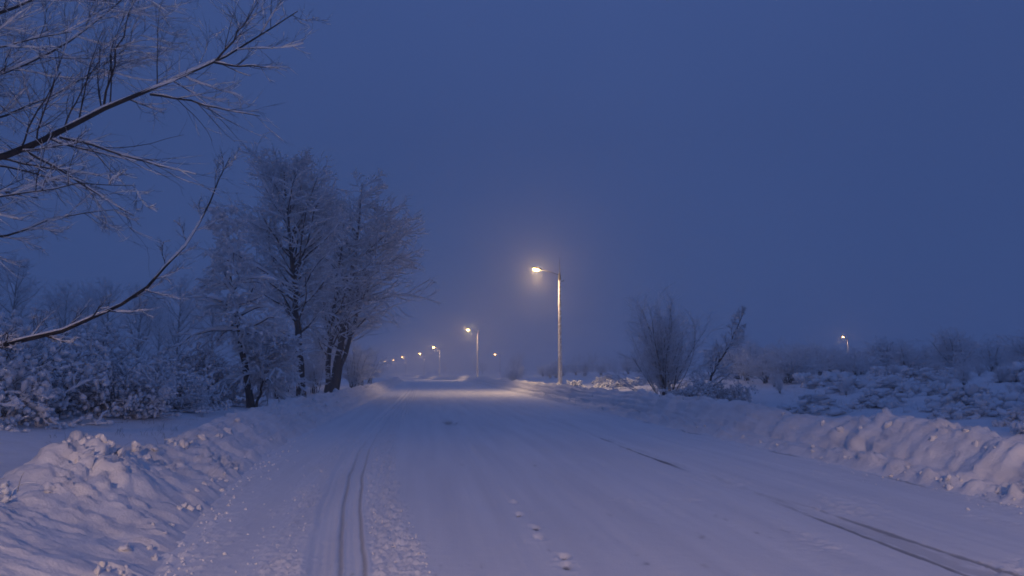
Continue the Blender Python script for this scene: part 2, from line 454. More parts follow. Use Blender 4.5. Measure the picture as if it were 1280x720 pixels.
# ------------------------------------------------------------------ ploughed banks
def build_bank(side):
    u = np.linspace(1 / 3.2, 1 / 140.0, 430 if side > 0 else 450)
    ys = np.concatenate([np.linspace(-60, 3.2, 50)[:-1], 1 / u, np.linspace(140, 700, 110)[1:]])
    nt = 72
    t = np.linspace(0, 1, nt)
    Y = np.repeat(ys[:, None], nt, 1)
    Tt = np.repeat(t[None, :], len(ys), 0)
    foot = (x_right(ys) if side > 0 else x_left(ys))[:, None]
    foot = foot - side * (0.10 * noise2(Y * 0.8, 0 * Y, 5) + 0.05 * noise2(Y * 2.6, 0 * Y + 1, 6))
    base_out = ground_z(foot + side * 2.6, Y) - dip(Y)
    if side > 0:
        prof_t = [0, 0.05, 0.11, 0.24, 0.34, 0.47, 0.56, 0.66, 0.80, 1.0]
        prof_d = [-0.15, 0.0, 0.14, 0.42, 0.58, 0.86, 1.06, 1.32, 1.8, 2.6]
        prof_z = [-0.08, 0.03, 0.12, 0.19, 0.36, 0.62, 0.68, 0.62, 0.36, 0.12]
        hs = 1.0 + 0.16 * noise2(Y * 0.35, 0 * Y, 15) + 0.26 * bell(Y - 11.2, 1.3) + 0.20 * sstep(13, 18, Y)
        wdt = 1.0 - 0.14 * sstep(12, 18, Y)
    else:
        prof_t = [0, 0.06, 0.18, 0.36, 0.52, 0.62, 0.72, 0.82, 0.92, 1.0]
        prof_d = [-0.15, 0.05, 0.35, 0.75, 1.10, 1.32, 1.60, 1.95, 2.35, 2.8]
        prof_z = [-0.08, 0.04, 0.20, 0.46, 0.70, 0.78, 0.74, 0.62, 0.55, 0.35]
        hs = 0.90 + 0.14 * noise2(Y * 0.4, 0 * Y, 25) + 0.27 * bell(Y - 8.8, 0.6) - 0.20 * bell(Y - 7.3, 0.6) - 0.20 * sstep(9.4, 10.6, Y) * (1 - sstep(12.5, 18, Y))
        wdt = 1.0 + 0.55 * (1 - sstep(5.0, 9.5, Y)) - 0.24 * sstep(9.5, 13, Y)
    D = np.interp(Tt, prof_t, prof_d) * wdt
    Z = np.interp(Tt, prof_t, prof_z)
    Z = np.where(Z > 0, Z * hs, Z)
    Z = np.where(Tt > 0.6, np.minimum(Z, np.maximum(Z * (1 - sstep(0.6, 1.0, Tt)) + (base_out - 0.12) * sstep(0.6, 1.0, Tt), base_out - 0.12)), Z)
    X = foot + side * D
    env = sstep(0.02, 0.12, Tt) * (1 - sstep(0.90, 1.0, Tt))
    cr = bell(Tt - 0.52, 0.2)
    far = 1 - 0.6 * sstep(60, 200, Y)
    # rolled lobes from the plough, then clods, then crumbs
    L1 = billow(Y * (1.7 if side > 0 else 0.95) + 0.25 * D, D * 0.55, 101 + side, 2, 0.5)
    L2 = billow(Y * 2.9, D * 2.5, 111 + side, 3, 0.55)
    L3 = billow(Y * 8.5, D * 8.0, 121 + side, 3, 0.6)
    rough = 0.55 + 0.9 * sstep(-0.2, 0.35, fbm(Y * 0.5, D * 0.8, 131 + side, 2))
    # the left slope in front is wind-smoothed, the heap on it is raw
    if side < 0:
        rough = rough * (0.40 + 0.45 * cr + 2.3 * bell(Y - 8.8, 0.8) * bell(D - 1.5, 0.7) + 0.9 * sstep(9.8, 13, Y)) 
    if side > 0:
        n_off = env * far * (0.065 * L1 + 0.070 * L2 * rough + 0.032 * L3 * rough)
    else:
        calm = 0.60 + 0.40 * sstep(7.4, 8.6, Y)
        n_off = env * far * (0.055 * L1 * calm + 0.050 * L2 * rough * calm + 0.030 * L3 * rough * calm)
    # push outwards along the profile normal
    dD = np.gradient(D, axis=1); dZ = np.gradient(Z, axis=1)
    ln = np.sqrt(dD ** 2 + dZ ** 2) + 1e-9
    nx, nzv = -dZ / ln, dD / ln
    X = X + side * nx * n_off
    Z = Z + nzv * n_off
    Y2 = Y + 0.05 * env * noise2(Y * 3, D * 3, 141)
    # small cut lip at the foot
    Z = Z + 0.05 * bell(Tt - 0.1, 0.05) * (noise2(Y * 1.4, 0 * Y, 151) > 0.0) * far
    V = np.stack([X, Y2, Z + dip(Y)], -1).reshape(-1, 3)
    q = grid_quads(len(ys), nt)
    if side < 0: q = q[:, ::-1]
    o = link('snow_bank', mesh_from('snow_bank', V, q), M_BANK)
    return o, (X, Y2, Z + dip(Y), D, Tt)
bank_r, BR = build_bank(1)
tag(bank_r, 'lobed bank of ploughed snow along the lamp-post side of the road', 'snow bank', 'ploughed snow banks')
bank_l, BL = build_bank(-1)
tag(bank_l, 'ploughed snow bank with a raw heap on the tree side of the road', 'snow bank', 'ploughed snow banks')

# clods on and before the banks
def blob(seed, n=7, m=10):
    r = np.random.default_rng(seed)
    th = np.linspace(0.001, math.pi - 0.001, n); ph = np.arange(m) * 2 * math.pi / m
    TH, PH = np.meshgrid(th, ph, indexing='ij')
    d = np.stack([np.sin(TH) * np.cos(PH), np.sin(TH) * np.sin(PH), np.cos(TH)], -1)
    o = r.uniform(0, 50)
    rad = 1 + 0.75 * noise2(d[..., 0] * 1.7 + o + d[..., 2], d[..., 1] * 1.7 + d[..., 2] * 0.8, seed) + 0.35 * noise2(d[..., 0] * 4 + o, d[..., 1] * 4 + d[..., 2] * 3, seed + 5)
    V = (d * rad[..., None] * np.array([1, 0.85, 0.7])).reshape(-1, 3)
    i = np.arange(n - 1)[:, None] * m + np.arange(m)[None, :]
    j = np.arange(n - 1)[:, None] * m + (np.arange(m)[None, :] + 1) % m
    Q = np.stack([i, i + m, j + m, j], -1).reshape(-1, 4)
    return V, Q
CLODS = [mesh_from('snow_clod', *blob(200 + i, 8, 10)) for i in range(6)]
crng = np.random.default_rng(99)
def scatter_clods(bank, B, side, n, trange, yrange, smin, smax, heap=None):
    X, Y, Z, D, Tt = B
    got = 0
    ys = Y[:, 0]
    for _ in range(n):
        if heap:
            y = crng.normal(heap[0], heap[1]); t = np.clip(crng.normal(heap[2], heap[3]), 0.05, 0.9)
        else:
            y = 1 / crng.uniform(1 / yrange[1], 1 / yrange[0]); t = crng.uniform(*trange)
        i = int(np.argmin(np.abs(ys - y))); j = int(t * (X.shape[1] - 1))
        s = crng.uniform(smin, smax) ** 1.0 * crng.uniform(0.6, 1.0)
        o = link('snow_clod', CLODS[crng.integers(6)], M_CLOD, bank)
        o.location = (float(X[i, j]), float(Y[i, j]), float(Z[i, j]) + s * 0.05)
        o.scale = (s, s * crng.uniform(0.8, 1.2), s * crng.uniform(0.7, 1))
        o.rotation_euler = tuple(crng.uniform(0, 6.28, 3))
scatter_clods(bank_r, BR, 1, 45, (0.03, 0.14), (8, 40), 0.02, 0.07)
scatter_clods(bank_r, BR, 1, 16, (0.35, 0.6), (9, 35), 0.04, 0.11)
scatter_clods(bank_l, BL, -1, 50, (0.02, 0.15), (5.5, 40), 0.02, 0.065)
scatter_clods(bank_l, BL, -1, 26, (0.3, 0.6), (9, 35), 0.04, 0.11)
scatter_clods(bank_l, BL, -1, 22, None, None, 0.04, 0.10, heap=(8.8, 0.42, 0.52, 0.06))

def crumbs():
    """fine crumbs of snow thrown on the road"""
    r = np.random.default_rng(5)
    base = [blob(300 + i, 4, 5) for i in range(4)]
    parts = []
    for k in range(800):
        y = 1 / r.uniform(1 / 26, 1 / 5.0)
        c = r.random()
        if c < 0.30: x = track_x(y) + r.uniform(0.08, 0.55)
        elif c < 0.55: x = track_x(y) - r.uniform(0.5, 1.0)
        elif c < 0.82: x = x_left(y) + abs(r.normal(0, 0.22)) + 0.02
        elif c < 0.95: x = x_right(y) - abs(r.normal(0, 0.25)) - 0.02
        else: x = x_right(y) - abs(r.normal(0, 0.5)) - 0.02
        V, Q = base[r.integers(4)]
        s = r.uniform(0.005, 0.016) * (1.0 if c < 0.55 or c > 0.95 else 1.6)
        a = r.uniform(0, 6.28)
        Rm = np.array([[math.cos(a), -math.sin(a), 0], [math.sin(a), math.cos(a), 0], [0, 0, 1]])
        parts.append((V @ Rm.T * s + np.array([x, y, 0.004]), Q))
    o = link('snow_crumbs', mesh_from('snow_crumbs', *join(parts)), M_CLOD)
    tag(o, 'small crumbs of churned snow strewn beside the ruts', 'snow', kind='stuff')
crumbs()

# ------------------------------------------------------------------ trees
def unit(v):
    return v / (np.linalg.norm(v, axis=-1, keepdims=True) + 1e-9)

def resample(P, t):
    """points and tangents of polylines (N,k,3) at (N,M) parameters"""
    N, k, _ = P.shape
    f = t * (k - 1); i = np.clip(np.floor(f).astype(int), 0, k - 2); w = (f - i)[..., None]
    n = np.arange(N)[:, None]
    return P[n, i] * (1 - w) + P[n, i + 1] * w, unit(P[n, i + 1] - P[n, i])

def spawn(r, P, Rd, M, t0, t1, ang, lens, k, wob, trop, rr, rmin, keep=1.0, az=None, droop=None):
    N = P.shape[0]
    t = (np.arange(M)[None, :] + r.uniform(0.05, 0.95, (N, M))) / M
    t = t0 + (t1 - t0) * t
    pos, T = resample(P, t)
    plen = np.linalg.norm(np.diff(P, axis=1), axis=2).sum(1)[:, None]
    fi = t * (P.shape[1] - 1); i0 = np.clip(np.floor(fi).astype(int), 0, P.shape[1] - 2); w = fi - i0
    n = np.arange(N)[:, None]
    pr = Rd[n, i0] * (1 - w) + Rd[n, i0 + 1] * w
    rv = r.normal(size=(N, M, 3))
    perp = unit(rv - (rv * T).sum(-1, keepdims=True) * T)
    a = np.radians(r.normal(ang[0], ang[1], (N, M)))[..., None]
    d = np.cos(a) * T + np.sin(a) * perp
    L = lens(t, plen * np.ones_like(t)) * r.uniform(0.7, 1.25, (N, M))
    sel = (r.random((N, M)) < keep) & (L > 0.03)
    pos, d, L, pr = pos[sel], d[sel], L[sel], pr[sel]
    n2 = len(pos)
    out = np.zeros((n2, k, 3)); out[:, 0] = pos
    dd = d.copy()
    for s in range(1, k):
        dd = unit(dd + r.normal(size=(n2, 3)) * wob + np.array(trop) * (s / k if droop else 1.0))
        out[:, s] = out[:, s - 1] + dd * (L / (k - 1))[:, None]
    r0 = np.minimum(pr * rr, 1e9); r0 = np.maximum(r0, rmin)
    taper = np.linspace(1, 0.35, k)[None, :]
    return out, np.maximum(r0[:, None] * taper, rmin * 0.5)

def snow_on(r, P, Rd, s0, cover, sides=4, thresh=0.25, floor_r=0.35):
    """lumps of snow lying on the upper side of branches"""
    sel = r.random(len(P)) < cover
    P, Rd = P[sel], Rd[sel]
    if len(P) == 0: return None
    T = unit(np.gradient(P, axis=1))
    hz = np.sqrt(np.clip(1 - T[..., 2] ** 2, 0, 1))
    S = s0 * np.clip((hz - thresh) / (1 - thresh), 0, 1) * r.uniform(0.35, 1.3, hz.shape)
    S[:, 0] *= 0.6; S[:, -1] *= 0.45
    gap = r.random(hz.shape) < 0.12
    S[gap] *= 0.15
    S = np.minimum(S, Rd * 7 + 0.006)
    C = P.copy(); C[..., 2] += Rd * 0.45 + S * 0.45
    return tubes(C, np.maximum(S, Rd * floor_r), sides, 0.85)

def snow_lumps(r, P, Rd, size, cover):
    """separate pillows of snow resting on twigs"""
    sel = r.random(len(P)) < cover
    P = P[sel]
    n = len(P)
    mid = P[:, P.shape[1] // 2]
    ax = P[:, -1] - P[:, 0]; ln = np.linalg.norm(ax, axis=1); ax = unit(ax)
    sd = unit(np.cross(ax, np.array([0, 0, 1.0])) + 1e-6); up = unit(np.cross(sd, ax))
    up = unit(up + np.array([0, 0, 0.6]))
    b = size * r.uniform(0.4, 1.3, n); a = b * r.uniform(0.9, 1.6, n); c = b * r.uniform(0.65, 1.0, n)
    Vs, Qs, off = [], [], 0
    for v in range(5):
        BV, BQ = blob(500 + v, 5, 6)
        k = np.arange(n) % 5 == v
        W = (mid[k] + np.array([0, 0, 0.2]) * c[k, None])[:, None, :] + BV[None, :, 0:1] * (a[k, None] * ax[k])[:, None, :] + BV[None, :, 1:2] * (b[k, None] * sd[k])[:, None, :] + BV[None, :, 2:3] * (c[k, None] * 1.3 * up[k])[:, None, :]
        m = len(W)
        Vs.append(W.reshape(-1, 3)); Qs.append((BQ[None] + (np.arange(m) * len(BV))[:, None, None]).reshape(-1, 4) + off); off += m * len(BV)
    return np.concatenate(Vs), np.concatenate(Qs)

def trunk_line(pts, k, r, wob):
    pts = np.array(pts, float)
    s = np.concatenate([[0], np.cumsum(np.linalg.norm(np.diff(pts, axis=0), axis=1))]); s /= s[-1]
    q = np.linspace(0, 1, k)
    # smooth through the given points
    P = np.stack([np.interp(q, s, pts[:, i]) for i in range(3)], -1)
    for _ in range(3):
        P[1:-1] = 0.25 * P[:-2] + 0.5 * P[1:-1] + 0.25 * P[2:]
    P[1:-1] += r.normal(size=(k - 2, 3)) * wob
    return P

def make_tree(name, base, trunks, r0s, seed, n1, n2, n3, spread, ang1=(48, 10), shape='oval', t0=0.22,
              s1=0.05, s2=0.03, s3=0.014, cover=(0.9, 0.8, 0.5), trop1=(0, 0, 0.06), trop2=(0, 0, 0.03), trop3=(0, 0, 0.0),
              twig=0.006, twiglen=(0.25, 0.75), mats=None, keep3=1.0, wob1=0.10, clump=(0.05, 0.0)):
    """thing > trunk, crown, snow; coordinates are relative to its base"""
    r = np.random.default_rng(seed)
    base = np.array(base, float)
    root = link(name, None, None, None, base)
    tp, lp, cp, sp = [], [], [], []
    P1s = []
    for pts, r0 in zip(trunks, r0s):
        P = trunk_line(np.array(pts) - base, 14, r, 0.03)
        q = np.linspace(0, 1, 14)
        rad = r0 * (1 - 0.93 * q ** 0.9) + 0.008
        rad[0] *= 1.2
        tp.append(tubes(P[None], rad[None], 9))
        H = np.linalg.norm(np.diff(P, axis=0), axis=1).sum()
        if shape == 'oval':
            lf = lambda t, L: spread * (0.35 + 0.9 * np.sin(np.clip((t - t0) / (1 - t0), 0, 1) * math.pi * 0.78 + 0.42)) * (1.0 - 0.3 * t)
        elif shape == 'cone':
            lf = lambda t, L: spread * (1.05 - 0.85 * t)
        else:
            lf = lambda t, L: spread * (0.5 + 0.7 * np.sin(np.clip(t, 0, 1) * math.pi))
        A, RA = spawn(r, P[None], rad[None], n1, t0, 0.99, ang1, lf, 8, wob1, trop1, 0.55, 0.012)
        RA = np.minimum(RA, 0.055 * np.linspace(1, 0.3, 8))
        B, RB = spawn(r, A, RA, n2, 0.15, 1.0, (42, 12), lambda t, L: L * (0.55 - 0.28 * t), 6, 0.13, trop2, 0.5, twig * 1.4)
        C, RC = spawn(r, B, RB, n3, 0.1, 1.0, (40, 14), lambda t, L: np.clip(L * (0.6 - 0.2 * t), *twiglen), 4, 0.16, trop3, 0.5, twig, keep=keep3)
        lp.append(tubes(A, RA, 5)); cp += [tubes(B, RB, 4), tubes(C, RC, 3)]
        for (PP, RR, s, c, sd) in ((A, RA, s1, cover[0], 5), (B, RB, s2, cover[1], 4), (C, RC, s3, cover[2], 3)):
            q = snow_on(r, PP, RR, s, c, sd)
            if q: sp.append(q)
        if clump[1] > 0:
            sp.append(snow_lumps(r, C, RC, clump[0], clump[1]))
    mb, mt, ms = mats or (M_BARK, M_FROST, M_BSNOW)
    for V, Q in tp:
        link('trunk', mesh_from('trunk', V, Q), mb, root)
    cro = link('crown', mesh_from('crown', *join(cp)), mt, root)
    link('boughs', mesh_from('boughs', *join(lp)), M_TWIG, cro)
    if sp: link('snow', mesh_from('snow', *join(sp)), ms, root)
    return root

# the three roadside trees
def gz(p):
    return float(ground_z(p[0], p[1]))
def stem(pix, Y):
    """trunk points from the photograph at distance Y, first one sunk into the snow"""
    p = [at(a, b, Y + dy) for a, b, dy in pix]
    p[0][2] = min(p[0][2], gz(p[0])) - 0.15
    return p

s = stem([(315, 497, 0), (304, 440, 0.1), (293, 380, 0.2), (287, 320, 0.3), (281, 262, 0.4)], 26)
s2 = stem([(318, 495, 0.2), (330, 470, 0.5), (343, 445, 0.9), (352, 420, 1.2)], 26)
t = make_tree('alder_tree', s[0], [s, s2], [0.125, 0.045], 11, 46, 8, 5, 2.5, ang1=(75, 12), shape='cone', t0=0.36, wob1=0.2, clump=(0.06, 0.22),
              s1=0.10, s2=0.07, s3=0.035, cover=(1, 0.95, 0.85), trop1=(0, 0, -0.07), trop2=(0, 0, -0.06), trop3=(0, 0, -0.05), twiglen=(0.15, 0.5))
tag(t, 'slim dark tree leaning away from the road, boughs drooping under thick snow', 'tree', 'bare roadside trees')

s = stem([(377, 492, 0), (374, 430, 0), (369, 370, 0), (363, 300, 0), (355, 214, 0)], 36)
t = make_tree('alder_tree', s[0], [s], [0.21], 12, 68, 11, 7, 3.5, ang1=(50, 10), t0=0.26,
              clump=(0.055, 0.10), twig=0.0085, s1=0.09, s2=0.055, s3=0.03, cover=(1, 1, 0.95), trop1=(0, 0, 0.06))
tag(t, 'tall bare tree with straight trunk and domed crown, middle of three', 'tree', 'bare roadside trees')

s = stem([(414, 484, 0), (425, 430, 0.2), (438, 360, 0.4), (446, 300, 0.4), (453, 232, 0.4)], 44)
s2 = stem([(409, 484, -0.3), (411, 440, -0.5), (417, 390, -0.8), (424, 330, -1.1), (430, 280, -1.3)], 44)
s3 = stem([(419, 484, 0.2), (430, 440, 0.6), (447, 390, 1.2), (468, 335, 1.8), (490, 282, 2.4)], 44)
t = make_tree('alder_tree', s[0], [s, s2, s3], [0.23, 0.17, 0.16], 13, 40, 9, 6, 3.5, ang1=(50, 10), t0=0.2,
              clump=(0.055, 0.07), twig=0.009, s1=0.09, s2=0.055, s3=0.03, cover=(1, 1, 0.9), trop1=(0.01, 0, 0.0))
tag(t, 'bare many-stemmed tree with wide fan crown spreading towards the street lamps', 'tree', 'bare roadside trees')

# the near tree whose trunk stands outside the picture and whose boughs reach in
def near_tree():
    r = np.random.default_rng(21)
    base = np.array([-9.6, 10.2, 0]); base[2] = gz(base) - 0.2
    root = link('overhanging_tree', None, None, None, base)
    tag(root, 'bare tree at the picture edge reaching snowy boughs over the verge', 'tree')
    T = trunk_line([[0, 0, 0], [-0.1, 0.1, 2.5], [-0.25, 0.1, 5], [-0.4, 0.2, 8], [-0.5, 0.3, 11.5]], 14, r, 0.03)
    rad = 0.26 * (1 - 0.8 * np.linspace(0, 1, 14)) + 0.01
    link('trunk', mesh_from('trunk', *tubes(T[None], rad[None], 12)), M_BARK, root)
    def on_trunk(z):
        return np.array([np.interp(z, T[:, 2], T[:, i]) for i in range(3)])
    limbs = [
        # photo pixels, distance, trunk height of origin, base radius, twig counts
        ([(0, 207, 9.6), (70, 168, 9.7), (130, 130, 9.8), (188, 117, 9.9), (270, 76, 10.1), (318, 52, 10.3), (372, 14, 10.5)], 3.4, 0.085, 34, 1.5),
        ([(0, 440, 10.6), (80, 413, 10.8), (160, 382, 11.0), (215, 335, 11.2), (250, 283, 11.4), (266, 243, 11.5), (288, 196, 11.7)], 1.5, 0.07, 26, 0.7),
        ([(0, 300, 11.4), (40, 282, 11.6), (80, 267, 11.8), (118, 262, 12.0), (150, 262, 12.2)], 2.6, 0.045, 18, 0.8),
        ([(0, 96, 11.0), (60, 70, 11.3), (110, 35, 11.6), (165, -10, 12.0), (230, -60, 12.4)], 4.2, 0.042, 34, 1.6),
        ([(0, 24, 10.2), (60, -10, 10.4), (130, -60, 10.7), (200, -120, 11)], 5.0, 0.045, 30, 1.6),
        ([(0, 150, 12.0), (70, 120, 12.4), (140, 75, 12.8), (190, 30, 13.2)], 3.8, 0.034, 34, 1.4),
        ([(0, 60, 9.4), (40, 45, 9.3), (90, 40, 9.2)], 4.4, 0.04, 22, 1.2),
        ([(0, 250, 9.0), (50, 232, 8.9), (110, 226, 8.8), (170, 232, 8.8)], 3.0, 0.03, 22, 0.9),
    ]
    for li, (pix, z0, r0, n1, ln) in enumerate(limbs):
        pts = [on_trunk(z0)] + [at(a, b, d) - base for a, b, d in pix]
        P = trunk_line(pts, 22, r, 0.012)
        q = np.linspace(0, 1, 22)
        rr = r0 * (1 - 0.96 * q ** 0.85) + 0.0025
        lb = link('limb', mesh_from('limb', *tubes(P[None], rr[None], 8)), M_BARK, root)
        extra = []
        if li == 0:
            for sh in ([(130, 131, 9.8), (140, 90, 9.8), (155, 40, 9.7), (168, -5, 9.7)], [(188, 118, 9.9), (240, 125, 9.8), (290, 138, 9.8), (325, 145, 9.8)],
                       [(75, 172, 9.7), (130, 185, 9.6), (190, 205, 9.5), (245, 218, 9.5)], [(35, 190, 9.65), (80, 215, 9.5), (125, 245, 9.4), (168, 270, 9.3)],
                       [(270, 76, 10.1), (300, 40, 10.1), (322, 3, 10.0)], [(268, 78, 10.1), (310, 83, 10.2), (348, 85, 10.3)]):
                extra.append(trunk_line([at(a, b, d) - base for a, b, d in sh], 9, r, 0.012))
        A, RA = spawn(r, P[None], rr[None], n1, 0.25, 1.0, (52, 14), lambda t, L: ln * (1.1 - 0.55 * t), 9, 0.08, (0.015, 0, 0.03 if li != 2 else 0), 0.4, 0.006)
        RA = np.minimum(RA, 0.014)
        if extra:
            A = np.concatenate([A, np.array(extra)]); RA = np.concatenate([RA, np.tile(0.019 * np.linspace(1, 0.25, 9), (len(extra), 1))])
        B, RB = spawn(r, A, RA, 9, 0.1, 1.0, (36, 12), lambda t, L: L * (0.55 - 0.25 * t), 6, 0.10, (0, 0, 0.03), 0.45, 0.003)
        C, RC = spawn(r, B, RB, 4, 0.1, 1.0, (36, 12), lambda t, L: np.clip(L * 0.5, 0.06, 0.35), 4, 0.12, (0, 0, 0.04), 0.5, 0.002)
        link('twigs', mesh_from('twigs', *join([tubes(A, RA, 4), tubes(B, RB, 3), tubes(C, RC, 3)])), M_TWIG, lb)
        sn = []
        # broken ridge of snow along the bough
        S = np.clip(0.75 + 1.5 * noise2(q * 8 + li * 5, q * 0, 33), 0.0, 1.5) * (rr * (1.05 if li == 1 else 1.1) + 0.010 * (1 - q))
        C0 = P.copy(); C0[:, 2] += rr * 0.55 + S * 0.35
        sn.append(tubes(C0[None], np.maximum(S, rr * 0.3)[None], 7, 0.8))
        for PP, RR, s_, c_ in ((A, RA, 0.022, 0.85), (B, RB, 0.009, 0.65), (C, RC, 0.005, 0.45)):
            x = snow_on(r, PP, RR, s_, c_, 4)
            if x: sn.append(x)
        link('snow', mesh_from('snow', *join(sn)), M_BSNOW, lb)
near_tree()

# shrubs ----------------------------------------------------------------
def shrub_parts(seed, h, w, nstem, n1, n2, style, twig=0.005, lump=0.05):
    r = np.random.default_rng(seed)
    k = 8
    az = r.uniform(0, 2 * math.pi, nstem)
    lean = np.abs(r.normal(0, 1, nstem)) * 0.27 + 0.06 if style != 'laden' else r.uniform(0.15, 1.15, nstem)
    d = np.stack([np.cos(az) * np.sin(lean), np.sin(az) * np.sin(lean), np.cos(lean)], -1)
    L = h * r.uniform(0.6, 1.1, nstem) * (1 if style != 'laden' else 1.25)
    P = np.zeros((nstem, k, 3)); P[:, 0, :2] = r.normal(0, 0.09 * w, (nstem, 2)); P[:, 0, 2] = -0.1
    dd = d
    g = {'laden': -0.26, 'upright': 0.03, 'thicket': -0.03}[style]
    for s in range(1, k):
        dd = unit(dd + r.normal(size=(nstem, 3)) * (0.2 if style == 'laden' else 0.08) + np.array([0, 0, g * s / k]))
        P[:, s] = P[:, s - 1] + dd * (L / (k - 1))[:, None]
    P[..., 2] = np.maximum(P[..., 2], -0.1)
    Rd = ({'upright': 0.011, 'thicket': 0.016, 'laden': 0.014}[style]) * h / 2.0 * r.uniform(0.7, 1.3, nstem)[:, None] * np.linspace(1, 0.3, k)[None]
    tr = {'laden': (0, 0, -0.10), 'upright': (0, 0, 0.05), 'thicket': (0, 0, 0.0)}[style]
    wb = 0.24 if style == 'laden' else 0.10
    an = 58 if style == 'laden' else 38
    A, RA = spawn(r, P, Rd, n1, 0.2, 1.0, (an, 16), lambda t, L: L * (0.42 - 0.2 * t), 6, wb, tr, 0.55, twig)
    B, RB = spawn(r, A, RA, n2, 0.1, 1.0, (an, 16), lambda t, L: np.clip(L * 0.5, 0.08, 0.6 if style != 'laden' else 0.24), 4, wb * 1.3, tr, 0.5, twig * 0.75)
    for a in (A, B): a[..., 2] = np.maximum(a[..., 2], -0.05)
    if style == 'laden':
        # dark tangle under the snow
        D1, RD1 = spawn(r, P, Rd, 6, 0.05, 0.8, (50, 15), lambda t, L: L * 0.4, 4, 0.2, (0, 0, -0.02), 0.5, twig)
        D1[..., 2] = np.maximum(D1[..., 2], -0.05)
    st = tubes(P, Rd, 5)
    tw = join([tubes(A, RA, 4), tubes(B, RB, 3)] + ([tubes(D1, RD1, 3)] if style == 'laden' else []))
    sc = {'laden': (0.035, 0.04, 0.062), 'upright': (0.026, 0.022, 0.015), 'thicket': (0.06, 0.046, 0.03)}[style]
    cv = {'laden': (0.9, 0.9, 0.8), 'upright': (1, 0.9, 0.75), 'thicket': (1, 0.9, 0.75)}[style]
    sn = [q for q in (snow_on(r, P, Rd, sc[0], cv[0], 6, 0.1), snow_on(r, A, RA, sc[1], cv[1], 5, 0.1), snow_lumps(r, B, RB, lump, 0.85) if style == 'laden' else snow_on(r, B, RB, sc[2], cv[2], 4, 0.1)) if q]
    return [mesh_from('stems', *st), mesh_from('twigs', *tw), mesh_from('snow', *join(sn))]

def put_shrub(meshes, name, loc, scale, rot, label, cat, group=None, sxy=1.0):
    root = link(name, None, None, None, loc)
    root.scale = (scale * sxy, scale * sxy, scale); root.rotation_euler = (0, 0, rot)
    for nm, me, mt in zip(('stems', 'twigs', 'snow'), meshes, (M_BARK, M_TWIG if name in ('snowy_bush', 'brush_tussock', 'lamplit_tussock') else M_FROST, M_BSNOW)):
        link(nm, me, mt, root)
    tag(root, label, cat, group)
    return root

LADEN = [shrub_parts(400 + i, 1.5, 1.6, 30, 9, 6, 'laden') for i in range(3)]
THICK = [shrub_parts(420 + i, 2.6, 1.2, 15, 9, 7, 'thicket') for i in range(3)]
TUSS = [shrub_parts(430 + i, 0.8, 1.6, 20, 5, 4, 'laden', lump=0.125) for i in range(3)]
UPR = shrub_parts(440, 4.3, 1.2, 30, 13, 8, 'upright', twig=0.0075)

def at_ground(px, Y):
    p = at(px, 480, Y); p[2] = gz(p)
    return p

# bare shrub behind the right bank
p = at_ground(832, 31)
put_shrub(UPR, 'bare_shrub', p, 1.0, 0.4, 'tall upright bare shrub standing behind the right-hand snow bank', 'shrub')
# bent sapling beside it
s = [at(878, 494, 29), at(888, 474, 29), at(903, 447, 29), at(918, 418, 29.2), at(930, 390, 29.4)]
s[0][2] = gz(s[0]) - 0.1
t = make_tree('leaning_sapling', s[0], [s], [0.05], 31, 30, 8, 6, 1.3, ang1=(42, 12), shape='cone', t0=0.12, s1=0.05, s2=0.032, s3=0.02,
              cover=(1, 0.9, 0.6), trop1=(0, 0, -0.02), twiglen=(0.1, 0.35))
tag(t, 'thin dark sapling leaning to the right beside the bare shrub', 'sapling')
srng = np.random.default_rng(12)
put_shrub(LADEN[0], 'snowy_bush', at_ground(862, 28.5), 0.85, 1.0, 'low snow-covered bush at the foot of the leaning sapling', 'bush')
put_shrub(LADEN[1], 'snowy_bush', at_ground(905, 30), 0.8, 2.0, 'low snow-covered bush just right of the leaning sapling', 'bush')

# snow-laden bushes on the left verge
for i, (px, Y, sc, rot, v, lab) in enumerate([
        (150, 19.5, 0.95, 0.3, 0, 'rounded snow-laden bush below the lower overhanging bough, nearest the bank'),
        (205, 22.0, 0.95, 2.1, 1, 'rounded snow-laden bush between the near heap and the slim leaning tree'),
        (262, 28.0, 1.0, 4.0, 2, 'snow-laden bush immediately left of the slim leaning tree'),
        (85, 19.0, 1.05, 5.2, 1, 'big snow-laden bush at the left behind the raw snow heap'),
        (5, 17.0, 1.35, 1.2, 2, 'tall snow-laden bush cut by the left picture edge'),
        (40, 20.5, 1.4, 3.3, 0, 'high snow-laden bush behind the others at the left edge'),
        (232, 27.0, 1.35, 0.7, 1, 'snow-laden bush filling the gap behind the leaning tree'),
        (60, 24.5, 1.55, 1.9, 1, 'high snow-laden bush in the second row near the left edge'),
        (125, 24.0, 1.4, 0.9, 2, 'snow-laden bush in the second row under the overhanging boughs'),
        (190, 27.0, 1.2, 2.9, 0, 'snow-laden bush in the second row left of the leaning tree')]):
    put_shrub(LADEN[v], 'snowy_bush', at_ground(px, Y), sc, rot, lab, 'bush', 'snow-laden bushes on the left verge')
